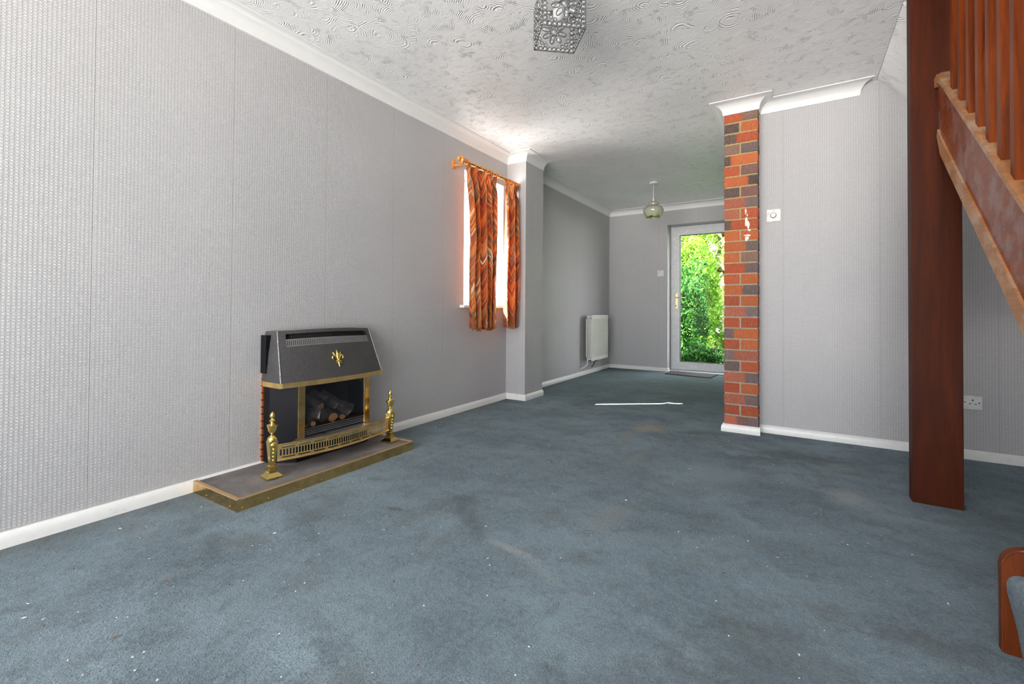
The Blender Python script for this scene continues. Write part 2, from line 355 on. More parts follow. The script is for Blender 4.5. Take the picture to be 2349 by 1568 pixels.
def tube(bm, pts, r, seg=10, close=True):
    pts = [Vector(p) for p in pts]; rings = []; ref = None
    rs = r if isinstance(r, (list, tuple)) else [r]*len(pts)
    for i, p in enumerate(pts):
        d = (pts[min(i+1, len(pts)-1)]-pts[max(i-1, 0)]).normalized()
        if ref is None: ref = Vector((0, 0, 1)) if abs(d.z) < .9 else Vector((1, 0, 0))
        s = d.cross(ref).normalized(); t_ = s.cross(d).normalized(); ref = t_
        rings.append([bm.verts.new(p+(s*math.cos(2*PI*k/seg)+t_*math.sin(2*PI*k/seg))*rs[i]) for k in range(seg)])
    for a, b in zip(rings, rings[1:]):
        for k in range(seg): bm.faces.new((a[k], a[(k+1) % seg], b[(k+1) % seg], b[k]))
    if close: bm.faces.new(rings[0][::-1]); bm.faces.new(rings[-1])
def ball(bm, c, r, sx=1, sy=1, sz=1, u=10, v=6, rot=None):
    m = Matrix.Translation(c) @ (rot.to_4x4() if rot else Matrix()) @ Matrix.Diagonal((r*sx, r*sy, r*sz, 1))
    bmesh.ops.create_uvsphere(bm, u_segments=u, v_segments=v, radius=1, matrix=m)

# ------------------------------------------------------------------ room shell
T = .28
def ridge(x, y):
    z = 0
    for (ax, ay, bx, by, wd, ht) in ((-.98, 3.95, -.62, 1.75, .035, .010), (-1.02, 4.6, -.9, 3.2, .03, .008), (-.50, 3.4, -.42, 2.3, .04, .006), (-1.35, 1.62, -.98, 1.30, .05, .012),
                                     (-1.9, .75, -1.2, .35, .06, .010), (-1.25, .75, -.7, .62, .05, .010), (-.1, 3.05, .25, 2.4, .05, .005), (-1.9, 1.15, -1.45, .95, .05, .009)):
        vx, vy = bx-ax, by-ay; L2 = vx*vx+vy*vy; s = max(0, min(1, ((x-ax)*vx+(y-ay)*vy)/L2))
        d = math.hypot(x-ax-vx*s, y-ay-vy*s); e = min(1, 4*s, 4*(1-s)); z += 1.1*ht*e*math.exp(-(d/wd)**2)
    return z
bm = B(); nx, ny = 130, 270; X0, X1f, Y0f, Y1f = XL-T, XR+T, YF-T, 6.72
gv = [[bm.verts.new((X0+(X1f-X0)*i/nx, Y0f+(Y1f-Y0f)*j/ny, ridge(X0+(X1f-X0)*i/nx, Y0f+(Y1f-Y0f)*j/ny))) for i in range(nx+1)] for j in range(ny+1)]
for j in range(ny):
    for i in range(nx): bm.faces.new((gv[j][i], gv[j][i+1], gv[j+1][i+1], gv[j+1][i]))
base = [bm.verts.new(p) for p in ((X0, Y0f, -.1), (X1f, Y0f, -.1), (X1f, Y1f, -.1), (X0, Y1f, -.1))]
bm.faces.new(base[::-1])
o = struct('floor', bm, 'carpet', smooth=True)

bm = B()
for a in ((XL-T, .422, YF-T, 6.72), (.422, XR+T, YF-T, 1.3), (.422, XR+T, 3.62, 6.72)): box(bm, *a, H, H+.2)
struct('ceiling', bm, 'ceiling')
bm = B(); box(bm, .30, XR+T, 1.2, 3.75, 4.6, 4.8); struct('ceiling_stairwell', bm, 'ceiling')

def wall_with_hole(bm, axis, a0, a1, lo, hi, z0, z1, h0, h1, hz0, hz1):
    def bx(p, q, r, s):
        if q-p > 1e-4 and s-r > 1e-4:
            box(bm, a0, a1, p, q, r, s) if axis == 'x' else box(bm, p, q, a0, a1, r, s)
    bx(lo, h0, z0, z1); bx(h1, hi, z0, z1); bx(h0, h1, z0, hz0); bx(h0, h1, hz1, z1)
bm = B(); wall_with_hole(bm, 'x', XL-T, XL, YF-T, Y1+.1, 0, H, WY0, WY1, WZ0, WZ1); struct('wall_left', bm, 'wallpaper')
bm = B(); box(bm, XL-T, PX, Y1, Y2, 0, H); struct('wall_pier', bm, 'wallpaper')
bm = B(); box(bm, XB-T, XB, Y2-.1, 6.72, 0, H); struct('wall_left_back', bm, 'wallpaper')
bm = B(); wall_with_hole(bm, 'y', YB, 6.72, XB-T, XR+T, 0, H, DX0, DX1, 0, DZ1); struct('wall_back', bm, 'wallpaper')
bm = B(); wall_with_hole(bm, 'y', YF-T, YF, XL-T, XR+T, 0, H, FX0, FX1, FZ0, FZ1); struct('wall_front', bm, 'wallpaper')
bm = B(); box(bm, PLX1-.01, XR+T, YW, YW+.11, 0, H); struct('wall_partition', bm, 'wallpaper')
bm = B(); box(bm, PLX0, PLX0+.1, PLY+.22, YB, 0, H); struct('wall_kitchen', bm, 'wallpaper')
bm = B(); box(bm, XR, XR+T, YF, YW+.1, 0, 4.6)
box(bm, .30, .42, 1.2, 3.72, H+.2, 4.6); box(bm, .42, XR, 1.2, 1.3, H+.2, 4.6); box(bm, .42, XR, 3.62, 3.72, H+.2, 4.6)
struct('wall_right', bm, 'wallpaper')
bm = B(); prism(bm, [(.424, 2.293), (1.419, 1.27), (1.419, 2.6), (.424, 2.6)], 'y', 2.78, 3.6172); struct('ceiling_stair_soffit', bm, 'ceiling')

# coving
arc = [(.0, H-DP), (.007, H-DP+.001)]
for k in range(9):
    a = k/8*PI/2; arc.append((.009+(HP-.017)*(1-math.cos(a)), H-DP+.010+(DP-.018)*math.sin(a)))
arc += [(HP-.001, H-.007), (HP, H-.001), (0, H-.001)]
def coving(name, path, **k):
    bm = B(); sweep(bm, arc, path, **k); o = struct(name, bm, 'coving_paint'); auto(o, 30); return o
coving('trim_1', [(XL, YF), (XL, Y1), (PX, Y1), (PX, Y2)])
coving('trim_2', [(XB, Y2+.001), (XB, YB), (PLX0, YB), (PLX0, PLY), (PLX1, PLY), (PLX1, YW), (.333, YW)], end1=.83)

# baseboards
def skirt(name, path, h, **k):
    bm = B(); sweep(bm, [(0, h), (.006, h), (.013, h-.009), (.0175, h-.024), (.0175, 0), (0, 0)], path, **k); return auto(struct(name, bm, 'white_gloss'), 30)
skirt('baseboard_left', [(XL, YF), (XL, Y1), (PX, Y1), (PX, Y2)], .0535)
skirt('baseboard_left_back', [(XB, Y2), (XB, YB)], .050)
skirt('baseboard_back', [(XB+.0175, YB), (DX0+.0, YB), (DX0, YB+.06)], .050)
skirt('baseboard_pillar', [(PLX0, 6.44), (PLX0, PLY), (PLX1+.012, PLY)], .0535)
skirt('baseboard_partition', [(PLX1+.002, YW), (XR, YW)], .0535)
skirt('baseboard_right', [(XR, YW-.02), (XR, 1.8)], .0535)

# ------------------------------------------------------------------ brick pillar
RED, RED2, PINK, GREY, DK, MAU, BRN = (.46, .085, .025), (.50, .12, .03), (.46, .13, .07), (.17, .12, .115), (.10, .065, .055), (.24, .115, .10), (.26, .15, .11)
COURSES = [  # top to bottom; one entry = stretcher [(colour, share)...], tuple 'H' = two headers
    [(RED, .58), (BRN, .42)], ('H', DK, RED2), [(DK, .35), (RED, .65)], ('H', BRN, GREY), [(DK, .25), (RED2, .75)], ('H', RED, MAU), [(RED2, .72), (DK, .28)], ('H', DK, MAU),
    [(PINK, .6), (GREY, .4)], ('H', PINK, RED), [(DK, .22), (RED, .78)], ('H', RED2, RED2), [(RED2, .66), (GREY, .34)], ('H', RED2, BRN), [(RED, .60), (GREY, .40)], ('H', RED, RED2),
    [(RED2, .52), (GREY, .48)], ('H', RED, RED2), [(PINK, .62), (GREY, .38)], ('H', RED, RED), [(GREY, .25), (RED2, .75)], ('H', RED, RED2), [(GREY, .30), (PINK, .70)], ('H', GREY, RED),
    [(PINK, .66), (GREY, .34)], ('H', RED, RED2), [(PINK, .62), (GREY, .38)], ('H', RED, RED), [(PINK, .40), (MAU, .30), (GREY, .30)]]
pil = thing('brick_pillar', 'red and grey facing brick pillar at the open end of the dividing wall', 'pillar', (PLX0, PLY, 0))
bm = B(); box(bm, PLX0+.004, PLX1-.004, PLY+.004, PLY+.30, 0, H); link('mortar', bm, 'mortar', pil)
bm = B(); cl = bm.loops.layers.float_color.new('col')
zt = H-DP+.012; ch = (zt-.035)/29
def brick(x0, x1, y0, y1, z0, z1, cols):
    n = 12 if len(cols) > 1 else 1; g = .0
    bmx = bmesh.new(); cx = bmx.loops.layers.float_color.new('col')
    tot = x1-x0
    vs0 = []
    for k in range(n+1):
        xx = x0+tot*k/n; vs0.append([bmx.verts.new((xx, yy, zz)) for yy, zz in ((y0, z0), (y0, z1), (y1, z1), (y1, z0))])
    for k in range(n):
        a, b = vs0[k], vs0[k+1]
        for q in range(4): bmx.faces.new((a[q], a[(q+1) % 4], b[(q+1) % 4], b[q]))
    bmx.faces.new(vs0[0]); bmx.faces.new(vs0[-1][::-1])
    bmesh.ops.recalc_face_normals(bmx, faces=bmx.faces)
    es = [e for e in bmx.edges if len(e.link_faces) == 2 and e.calc_face_angle(0) > 1]
    bmesh.ops.bevel(bmx, geom=es, offset=.003, segments=2, affect='EDGES')
    for f in bmx.faces:
        for lp in f.loops:
            s = (lp.vert.co.x-x0)/tot; acc = 0; c = cols[-1][0]
            for cc, sh in cols:
                acc += sh
                if s <= acc: c = cc; break
            lp[cx] = (*c, 1)
    for v in bmx.verts: v.co += Vector((random.uniform(-.0006, .0006), random.uniform(-.0008, .0008), random.uniform(-.0006, .0006)))
    me = bpy.data.meshes.new('tmp'); bmx.to_mesh(me); bmx.free(); bm.from_mesh(me); bpy.data.meshes.remove(me)
for i, cs in enumerate(COURSES):
    z1 = zt-ch*i; z0 = z1-ch+.0095; jx = random.uniform(-.001, .001); jy = random.uniform(-.0015, .001)
    def jit(c): k = random.uniform(.70, .98); return tuple(q*k for q in c)
    if cs[0] == 'H':
        xm = (PLX0+PLX1)/2-.004
        brick(PLX0+jx, xm-.005, PLY+jy, PLY+.215, z0, z1, [(jit(cs[1]), 1)]); brick(xm+.005, PLX1+jx, PLY+jy, PLY+.215, z0, z1, [(jit(cs[2]), 1)])
    else: brick(PLX0+jx, PLX1+jx, PLY+jy, PLY+.1025, z0, z1, [(jit(c), s) for c, s in cs]); brick(PLX0+jx, PLX1+jx, PLY+.1125, PLY+.215, z0, z1, [(jit(RED), 1)])
bk = link('brickwork', bm, 'brick', pil)
bm = B()
for (cx_, cz, rx, rz, n) in ((-.300, 1.455, .010, .055, 9), (-.286, 1.435, .008, .045, 9), (-.293, 1.36, .024, .010, 10), (-.296, 1.338, .017, .020, 10), (-.302, 1.525, .007, .022, 8), (-.293, 1.50, .006, .012, 7), (-.281, 1.395, .012, .008, 7)):
    pts = [(cx_+rx*random.uniform(.45, 1.1)*math.cos(2*PI*k/n), cz+rz*random.uniform(.45, 1.1)*math.sin(2*PI*k/n)) for k in range(n)]
    prism(bm, pts, 'y', PLY-.0022, PLY+.002)
link('plaster_smear', bm, 'plaster_mark', pil)

# ------------------------------------------------------------------ side window with sill
bm = B(); xg = XL-.19
for a in ((WY0, WY0+.055, WZ0, WZ1), (WY1-.055, WY1, WZ0, WZ1), (WY0+.055, WY1-.055, WZ0, WZ0+.055), (WY0+.055, WY1-.055, WZ1-.055, WZ1)): box(bm, xg-.07, xg, *a, bev=.004)
win = struct('window_1', bm, 'white_gloss')
bm = B(); box(bm, xg-.04, xg-.035, WY0+.05, WY1-.05, WZ0+.05, WZ1-.05); link('window_pane', bm, 'glass', win)
bm = B(); box(bm, xg, XL+.045, WY0+.001, WY1-.001, WZ0-.002, WZ0+.022, bev=.006); box(bm, XL, XL+.05, WY0-.055, WY1+.03, WZ0-.002, WZ0+.022, bev=.008); link('window_sill', bm, 'white_gloss', win)
bm = B(); box(bm, xg, XL-.001, WY0, WY1, WZ1-.004, WZ1-.0005); link('window_soffit', bm, 'white_gloss', win)
# front window behind the camera
bm = B(); yg = YF-.12
for a, b_ in ((FX0, FX0+.06), (FX1-.06, FX1), (-.53, -.47)): box(bm, a, b_, yg-.06, yg, FZ0, FZ1)
box(bm, FX0+.06, FX1-.06, yg-.06, yg, FZ0, FZ0+.06); box(bm, FX0+.06, FX1-.06, yg-.06, yg, FZ1-.06, FZ1)
win2 = struct('window_2', bm, 'upvc')
bm = B(); box(bm, FX0+.05, FX1-.05, yg-.035, yg-.03, FZ0+.05, FZ1-.05); link('window_pane', bm, 'glass', win2)
bm = B(); box(bm, FX0-.04, FX1+.04, yg, YF+.06, FZ0-.025, FZ0, bev=.006); link('window_sill', bm, 'white_gloss', win2)

# ------------------------------------------------------------------ curtains and rod
RX, RZ = -2.208, 2.0
rod = thing('curtain_rod', 'short gold coloured curtain rod with turned finial above the side window', 'curtain rod', (RX, 2.78, RZ))
bm = B(); tube(bm, [(RX, 2.80, RZ), (RX, 3.622, RZ)], .0125, 16); auto(link('rod', bm, 'rail_brass', rod))
def turned(name, prof, y, parent, mat, sgn=1):
    bm = B(); rings = []
    for r, d in prof: rings.append([bm.verts.new((RX+r*math.cos(2*PI*k/18), y-d*sgn, RZ+r*math.sin(2*PI*k/18))) for k in range(18)])
    for a, b in zip(rings, rings[1:]):
        for k in range(18): bm.faces.new((a[k], a[(k+1) % 18], b[(k+1) % 18], b[k]))
    bm.faces.new(rings[0]); bm.faces.new(rings[-1][::-1]); return auto(link(name, bm, mat, parent), 40)
turned('finial', [(.014, 0), (.021, .003), (.021, .010), (.013, .014), (.011, .020), (.024, .030), (.030, .042), (.027, .054), (.014, .062), (.011, .066), (.016, .072), (.017, .080), (.010, .088), (.003, .090)], 2.805, rod, 'gold_wood')
bm = B(); box(bm, XL, XL+.012, 2.805, 2.845, RZ-.035, RZ+.03, bev=.003); tube(bm, [(XL+.01, 2.825, RZ-.01), (XL+.05, 2.825, RZ-.012), (RX, 2.825, RZ-.010)], .009); tube(bm, [(RX, 2.818, RZ), (RX, 2.832, RZ)], .019, 16)
auto(link('bracket', bm, 'gold_wood', rod))
for y in (2.86, 2.93, 3.01, 3.09, 3.125, 3.15, 3.18, 3.23, 3.265, 3.41, 3.425, 3.45, 3.475, 3.50, 3.525, 3.55, 3.58, 3.61):
    bm = B(); n = 18; rr, tr_ = .018, .0032
    rings = [[bm.verts.new((RX+(rr+tr_*math.cos(b*PI/3))*math.cos(2*PI*a/n), y+tr_*math.sin(b*PI/3), RZ-.004+(rr+tr_*math.cos(b*PI/3))*math.sin(2*PI*a/n))) for b in range(6)] for a in range(n)]
    for a in range(n):
        for b in range(6): bm.faces.new((rings[a][b], rings[a][(b+1) % 6], rings[(a+1) % n][(b+1) % 6], rings[(a+1) % n][b]))
    link('curtain_ring', bm, 'gold_wood', rod, smooth=True)
def curtain(label, y0t, y1t, y0b, y1b, fabric, pl, seed, amp):
    """pleated cloth: pl = pleats"""
    r = random.Random(seed); bm = B(); uvl = bm.loops.layers.uv.new('UVMap')
    nu, nv = 220, 60; zt_, zb_ = RZ-.021, .672; ph = [r.uniform(-.5, .5) for _ in range(8)]; G = []
    for j in range(nv+1):
        v = j/nv; z = zt_+(zb_-zt_)*v; row = []
        pinch = math.exp(-((v-.055)/.035)**2)
        a = amp*(.72+.28*min(1, v*3))*(1-.55*pinch)
        for i in range(nu+1):
            s = i/nu
            yt = y0t+(y1t-y0t)*s; yb = y0b+(y1b-y0b)*s; e = min(1, v*2.2)
            y = yt+(yb-yt)*e
            wv = s*pl*2*PI + .9*math.sin(2*PI*s*1.3+ph[0]) + .35*v*math.sin(s*9+ph[1])
            x = RX+.004+a*math.sin(wv)+.25*a*math.sin(2*wv+ph[2]+2*v)*(.3+v) + .006*math.sin(7*v+5*s+ph[3])
            y += .30*a*math.cos(2*wv*.5+ph[4])*(1 if .03 < s < .97 else 0)
            zz = z + (.012*math.sin(s*pl*2*PI*.5+ph[5]) if j == nv else 0)
            row.append((bm.verts.new((x, y, zz)), (s*fabric+seed*.37, z)))
        G.append(row)
    for j in range(nv):
        for i in range(nu):
            q = (G[j][i], G[j][i+1], G[j+1][i+1], G[j+1][i]); f = bm.faces.new([k[0] for k in q])
            for lp, k in zip(f.loops, q): lp[uvl].uv = k[1]
    o = link('curtain', bm, 'curtain', None, smooth=True); o['label'] = label; o['category'] = 'curtain'; o['group'] = 'orange patterned curtains at the side window'
    md = o.modifiers.new('thickness', 'SOLIDIFY'); md.thickness = .0022
    return o
curtain('wider orange feather print curtain with sage leaves, left half of the window', 2.822, 3.233, 2.899, 3.206, 1.0, 4.2, 1, .040)
curtain('narrow orange feather print curtain bunched against the papered pier', 3.365, 3.618, 3.385, 3.618, .75, 2.7, 2, .040)

# ------------------------------------------------------------------ hearth
hx0, hx1, hy0, hy1, hz = XL+.018, -1.944, .990, 1.995, .05
he = thing('hearth', 'low slate hearth edged in brass on the carpet under the gas fire', 'hearth', ((hx0+hx1)/2, (hy0+hy1)/2, 0))
bm = B(); box(bm, hx0, hx1-.008, hy0+.014, hy1-.012, 0, hz-.004, bev=.001); link('slate_slab', bm, 'slate', he)
bm = B(); box(bm, hx1-.006, hx1, hy0, hy1, 0, hz); box(bm, hx0, hx1-.006, hy0, hy0+.005, 0, hz); box(bm, hx0, hx1-.006, hy1-.005, hy1, 0, hz)
link('brass_edging', bm, 'brass_dull', he)
bm = B(); box(bm, hx0, hx1, hy0-.0008, hy0+.016, hz-.003, hz+.0022, bev=.001); box(bm, hx1-.008, hx1+.0008, hy0+.016, hy1, hz-.003, hz+.0022, bev=.001); box(bm, hx0, hx1-.008, hy1-.014, hy1+.0008, hz-.003, hz+.0022, bev=.001)
link('top_lip', bm, 'brass_lip', he)
bm = B()
bm.free()
for (a, b_) in ((hx1+.0005, 1.01), (hx1+.0005, 1.12), (hx1+.0005, 1.38), (hx1+.0005, 1.62), (hx1+.0005, 1.88), (hx1+.0005, 1.97), (-2.0, hy0-.0005), (-2.2, hy0-.0005)):
    bm = B(); ball(bm, (a, b_, .014), .0026, u=8, v=5); link('brass_nail', bm, 'brass', he)

# ------------------------------------------------------------------ gas fire
fi = thing('gas_fire', 'charcoal and black gas fire with brass trim, log bed and gold emblem', 'gas fire', (XL+.1, 1.625, hz))
def HF(s, t_, inset=0):                        # hood front surface
    yb0, yb1, yt0, yt1 = 1.300, 1.946, 1.335, 1.922
    y = (yb0+(yb1-yb0)*s)*(1-t_)+(yt0+(yt1-yt0)*s)*t_
    bow = 4*s*(1-s)
    x = (-2.165*(1-t_)-2.262*t_)+bow*(.034*(1-t_)+.046*t_)
    z = .462+(.718-.462)*t_+bow*.010*t_
    return Vector((x-inset, y, z))
S = [0, .012, .025, .065]+[.065+.87*k/24 for k in range(1, 25)]+[.975, .988, 1]; TT = [0, .35, .685, .82, .93, .975, 1]
bm = B(); g = [[bm.verts.new(HF(s, t_)) for t_ in TT] for s in S]
for i in range(len(S)-1):
    for j in range(len(TT)-1):
        if .06 < S[i] and S[i+1] < .94 and 2 <= j < 4: continue
        bm.faces.new((g[i][j], g[i+1][j], g[i+1][j+1], g[i][j+1]))
for side in (0, -1):
    col = g[side]; back = [bm.verts.new((XL+.012, v.co.y*.5+(1.297 if side == 0 else 1.949)*.5 if k else (1.300 if side == 0 else 1.946), v.co.z)) for k, v in enumerate(col)]
    for k in range(len(TT)-1): bm.faces.new((col[k], col[k+1], back[k+1], back[k]))
    if side == 0: bl = back
    else: br = back
top = [g[i][-1] for i in range(len(S))]; bm.faces.new(top+[br[-1], bl[-1]])
bot = [g[i][0] for i in range(len(S))]; bm.faces.new(bot[::-1]+[bl[0], br[0]])
hood = link('hood', bm, 'charcoal_metal', fi)
bm = B()  # dark recess behind the outlet
g2 = [[bm.verts.new(HF(s, t_, i_)) for t_, i_ in ((.685, .0), (.685, .03), (.93, .03), (.93, 0))] for s in [.065+.87*k/24 for k in range(25)]]
for i in range(24):
    for j in range(3): bm.faces.new((g2[i][j], g2[i+1][j], g2[i+1][j+1], g2[i][j+1]))
bm.faces.new(g2[0]); bm.faces.new(g2[-1]); link('outlet_recess', bm, 'matt_black', hood)
bm = B()  # slatted outlet
def bar(bm, p, q, wv, dv):
    p, q = Vector(p), Vector(q); wv, dv = Vector(wv), Vector(dv)
    vs = [bm.verts.new(a+b_) for a in (p, q) for b_ in (-wv-dv, wv-dv, wv+dv, -wv+dv)]
    for f in ((0,1,2,3),(7,6,5,4),(0,4,5,1),(1,5,6,2),(2,6,7,3),(3,7,4,0)): bm.faces.new([vs[k] for k in f])
for k in range(54):
    s = .07+.86*k/53; bar(bm, HF(s, .69, .003), HF(s, .81, .003), (0, .0027, 0), (.002, 0, 0))
for t_ in (.69, .815):
    for k in range(24):
        s0, s1 = .065+.87*k/24, .065+.87*(k+1)/24; bar(bm, HF(s0, t_, .003), HF(s1, t_, .003), (0, 0, .003), (.003, 0, 0))
link('outlet_grille', bm, 'grille_grey', hood)
for s in (.13, .5, .9): bm = B(); ball(bm, HF(s, .875, .024), .0035, u=8, v=5); link('screw', bm, 'chrome', hood)
for s, w_ in ((.003, .0032), (.997, .0022)): bm = B(); tube(bm, [HF(s, t_/10)+Vector((.0006, 0, 0)) for t_ in range(11)], w_, 6); link('edge_bead', bm, 'hood_edge', hood)
# brass trim round the hood foot
bm = B(); pr = [HF(s, 0)+Vector((.004, 0, 0)) for s in S]; pr = [Vector((XL+.03, 1.297, .46)), Vector((-2.163, 1.297, .46))]+pr[1:-1]+[Vector((-2.163, 1.949, .46)), Vector((XL+.14, 1.949, .46))]
a = [bm.verts.new((p.x, p.y, .439)) for p in pr]; b_ = [bm.verts.new((p.x, p.y, .464)) for p in pr]
for k in range(len(pr)-1): bm.faces.new((a[k], a[k+1], b_[k+1], b_[k]))
o = link('brass_trim', bm, 'brass_satin', fi); md = o.modifiers.new('s', 'SOLIDIFY'); md.thickness = .004; md.offset = 1
# left part of trim also runs back to the wall
# back plate and body
bm = B(); box(bm, XL+.001, XL+.05, 1.297, 1.949, .503, .698, bev=.002); link('back_plate', bm, 'black_metal', fi)
bm = B(); y0_, y1_ = 1.312, 1.938
poly = [(XL+.012, y0_), (-2.285, y0_), (-2.172, 1.398), (-2.172, 1.434), (-2.172, 1.434)]
prism(bm, [(XL+.012, y0_), (-2.28, y0_), (-2.175, 1.398), (-2.175, 1.434), (XL+.012, 1.434)], 'z', hz, .4385)
prism(bm, [(XL+.012, y1_), (-2.28, y1_), (-2.175, 1.852), (-2.175, 1.818), (XL+.012, 1.818)], 'z', hz, .4385)
box(bm, XL+.012, -2.175, 1.434, 1.818, hz, .172); body = link('body', bm, 'black_metal', fi)
bm = B(); box(bm, XL+.012, XL+.03, 1.434, 1.818, .172, .4385)   # firebox back
link('firebox_back', bm, 'matt_black', fi)
bm = B(); box(bm, XL+.0005, XL+.012, 1.303, 1.312, hz, .503); link('side_strip', bm, 'copper', fi)
for k in range(12): bm = B(); box(bm, XL+.0002, XL+.0135, 1.3015, 1.3135, .075+.036*k, .079+.036*k); link('strip_clip', bm, 'black_metal', fi)
for y in (1.416, 1.836):
    bm = B(); box(bm, -2.176, -2.162, y-.018, y+.018, .166, .4385, bev=.003); link('brass_column', bm, 'brass_dull', fi)
for a in (1.434, 1.8145): bm = B(); box(bm, -2.178, -2.169, a, a+.0035, .172, .4385); link('glass_frame', bm, 'chrome', fi)
bm = B(); box(bm, -2.1785, -2.1765, 1.4375, 1.814, .210, .436); link('glass_panel', bm, 'smoked_glass', fi)
bm = B(); box(bm, -2.176, -2.172, 1.434, 1.818, .172, .211); link('lower_panel', bm, 'matt_black', fi)
for z in (.178, .1875, .197, .2085): bm = B(); box(bm, -2.172, -2.168, 1.436, 1.816, z, z+.0018); link('grille_bar', bm, 'chrome', fi)
bm = B()
n = 20; A_ = [(-2.165, 1.30), (-2.165, 1.92)]
front = [(-2.085+.05*4*(k/n)*(1-k/n), 1.255+(1.895-1.255)*k/n) for k in range(n+1)]
prism(bm, front+[(-2.178, 1.86), (-2.178, 1.395)], 'z', .166, .169); link('ash_tray', bm, 'steel', fi)
# emblem (three-leaf lily shape)
def HFp(dy, dz, out): # point on hood near emblem centre
    c = HF(.5, .38); return Vector((c.x+out-.37*dz, c.y+dy, c.z+dz))
bm = B()
def petal(pts, rs): tube(bm, [HFp(a*1.15, b_*1.15, .006) for a, b_ in pts], rs, 8)
petal([(0, -.012), (0, .005), (0, .022), (0, .040)], [.004, .010, .009, .001])
for s_ in (-1, 1):
    petal([(s_*.003, -.012), (s_*.010, .004), (s_*.022, .014), (s_*.030, .006), (s_*.027, -.004), (s_*.020, -.004)], [.004, .006, .007, .006, .004, .002])
    petal([(s_*.003, -.014), (s_*.012, -.024), (s_*.018, -.019)], [.004, .004, .002])
    petal([(s_*.012, .012), (s_*.020, .026), (s_*.022, .030)], [.004, .004, .001])
petal([(-.015, -.013), (0, -.013), (.015, -.013)], [.003, .005, .003]); petal([(0, -.014), (0, -.028), (0, -.041)], [.005, .005, .001])
ball(bm, HFp(0, -.008, .010), .006); auto(link('lily_emblem', bm, 'brass', hood), 60)
# logs and coals
def log(p, q, r, end=True, sides=9):
    bm = B(); p, q = Vector(p), Vector(q); d = (q-p).normalized(); ref = Vector((0, 0, 1)) if abs(d.z) < .8 else Vector((1, 0, 0)); s_ = d.cross(ref).normalized(); t_ = s_.cross(d)
    rings = []; K = 6
    for k in range(K+1):
        c = p.lerp(q, k/K); rings.append([bm.verts.new(c+(s_*math.cos(2*PI*a/sides)+t_*math.sin(2*PI*a/sides))*r*(1+random.uniform(-.16, .16)) + d*random.uniform(-.002, .002)) for a in range(sides)])
    for a, b_ in zip(rings, rings[1:]):
        for k in range(sides): bm.faces.new((a[k], a[(k+1) % sides], b_[(k+1) % sides], b_[k]))
    f = bm.faces.new(rings[0]); f.material_index = 1 if end else 0; bm.faces.new(rings[-1][::-1])
    o = link('log', bm, None, fi, mats=['log_bark', 'log_end']); auto(o, 45)
log((-2.198, 1.545, .300), (-2.30, 1.52, .352), .026); log((-2.20, 1.545, .262), (-2.27, 1.44, .275), .034, False)
log((-2.195, 1.490, .235), (-2.29, 1.47, .262), .030, False); log((-2.20, 1.648, .290), (-2.29, 1.60, .345), .022)
log((-2.192, 1.735, .236), (-2.29, 1.66, .335), .024); log((-2.195, 1.625, .230), (-2.30, 1.64, .250), .026)
log((-2.21, 1.775, .262), (-2.30, 1.70, .290), .022, False); log((-2.20, 1.570, .232), (-2.28, 1.585, .300), .024, False)
log((-2.192, 1.50, .222), (-2.26, 1.56, .222), .013); log((-2.215, 1.61, .330), (-2.30, 1.56, .372), .018, False); log((-2.20, 1.69, .222), (-2.25, 1.75, .225), .016)
log((-2.205, 1.70, .27), (-2.29, 1.62, .37), .018, False); log((-2.20, 1.462, .218), (-2.25, 1.50, .216), .012)

# ------------------------------------------------------------------ brass fender
fe = thing('fire_fender', 'pierced brass fender with two urn topped uprights standing on the hearth', 'fender', (-2.08, 1.565, hz+.001))
def andiron(cx_, cy_, rot, rk):
    def L(prof, **k): lathe(bm, prof, (cx_, cy_, hz+.0005), rot=rot, **k)
    bm = B()
    L([(.037, 0), (.037, .006), (.030, .012), (.020, .022), (.018, .030), (.0185, .034)], sq=True)
    L([(.0135, .034), (.0135, .044), (.0175, .046), (.0175, .052), (.012, .054)], sq=True)
    L([(.0105, .054), (.0185, .160), (.0195, .168)], sq=True)
    up = link('upright', bm, 'brass', fe)
    bm = B(); L([(.021, .168), (.022, .174), (.019, .182), (.012, .190), (.006, .194), (.006, .200), (.010, .203), (.017, .215), (.021, .232), (.0235, .238), (.0235, .242), (.012, .246), (.006, .252), (.012, .258), (.013, .263), (.006, .268),
                 (.005, .271), (.010, .277), (.0115, .284), (.008, .294), (.002, .302), (0, .303)], seg=20)
    auto(link('urn', bm, 'brass', up), 50)
    bm = B(); d = Vector((math.cos(rot), math.sin(rot), 0)); c = Vector((cx_, cy_, hz+.150))+d*.018
    q = d.to_track_quat('Z', 'Y').to_matrix()
    for r_, h_ in ((.014, .004), (.009, .007)):
        ring0 = [bm.verts.new(c+q@Vector((r_*math.cos(2*PI*k/16), r_*math.sin(2*PI*k/16), 0))) for k in range(16)]
        ring1 = [bm.verts.new(c+q@Vector((r_*.75*math.cos(2*PI*k/16), r_*.75*math.sin(2*PI*k/16), h_))) for k in range(16)]
        for k in range(16): bm.faces.new((ring0[k], ring0[(k+1) % 16], ring1[(k+1) % 16], ring1[k]))
        bm.faces.new(ring1)
    for k in range(4): ball(bm, Vector((cx_, cy_, hz+.078+.017*k))+d*(.0128+.0016*k+.001), .004, 1, 1, 1.7, u=8, v=5)
    auto(link('rosette', bm, 'brass', up), 50)
andiron(-2.083, 1.214, -.12, 0); andiron(-2.062, 1.922, .15, 1)
bm = B(); L_ = .69; ncol = 250; rows = [0, .006, .011, .016, .022, .051, .057, .062, .068, .075]
def rp(i, z):
    s = i/ncol; return Vector((-2.070+.058*4*s*(1-s)+.014*s, 1.232+(1.905-1.232)*s, .120+z))
G = [[bm.verts.new(rp(i, z)) for z in rows] for i in range(ncol+1)]
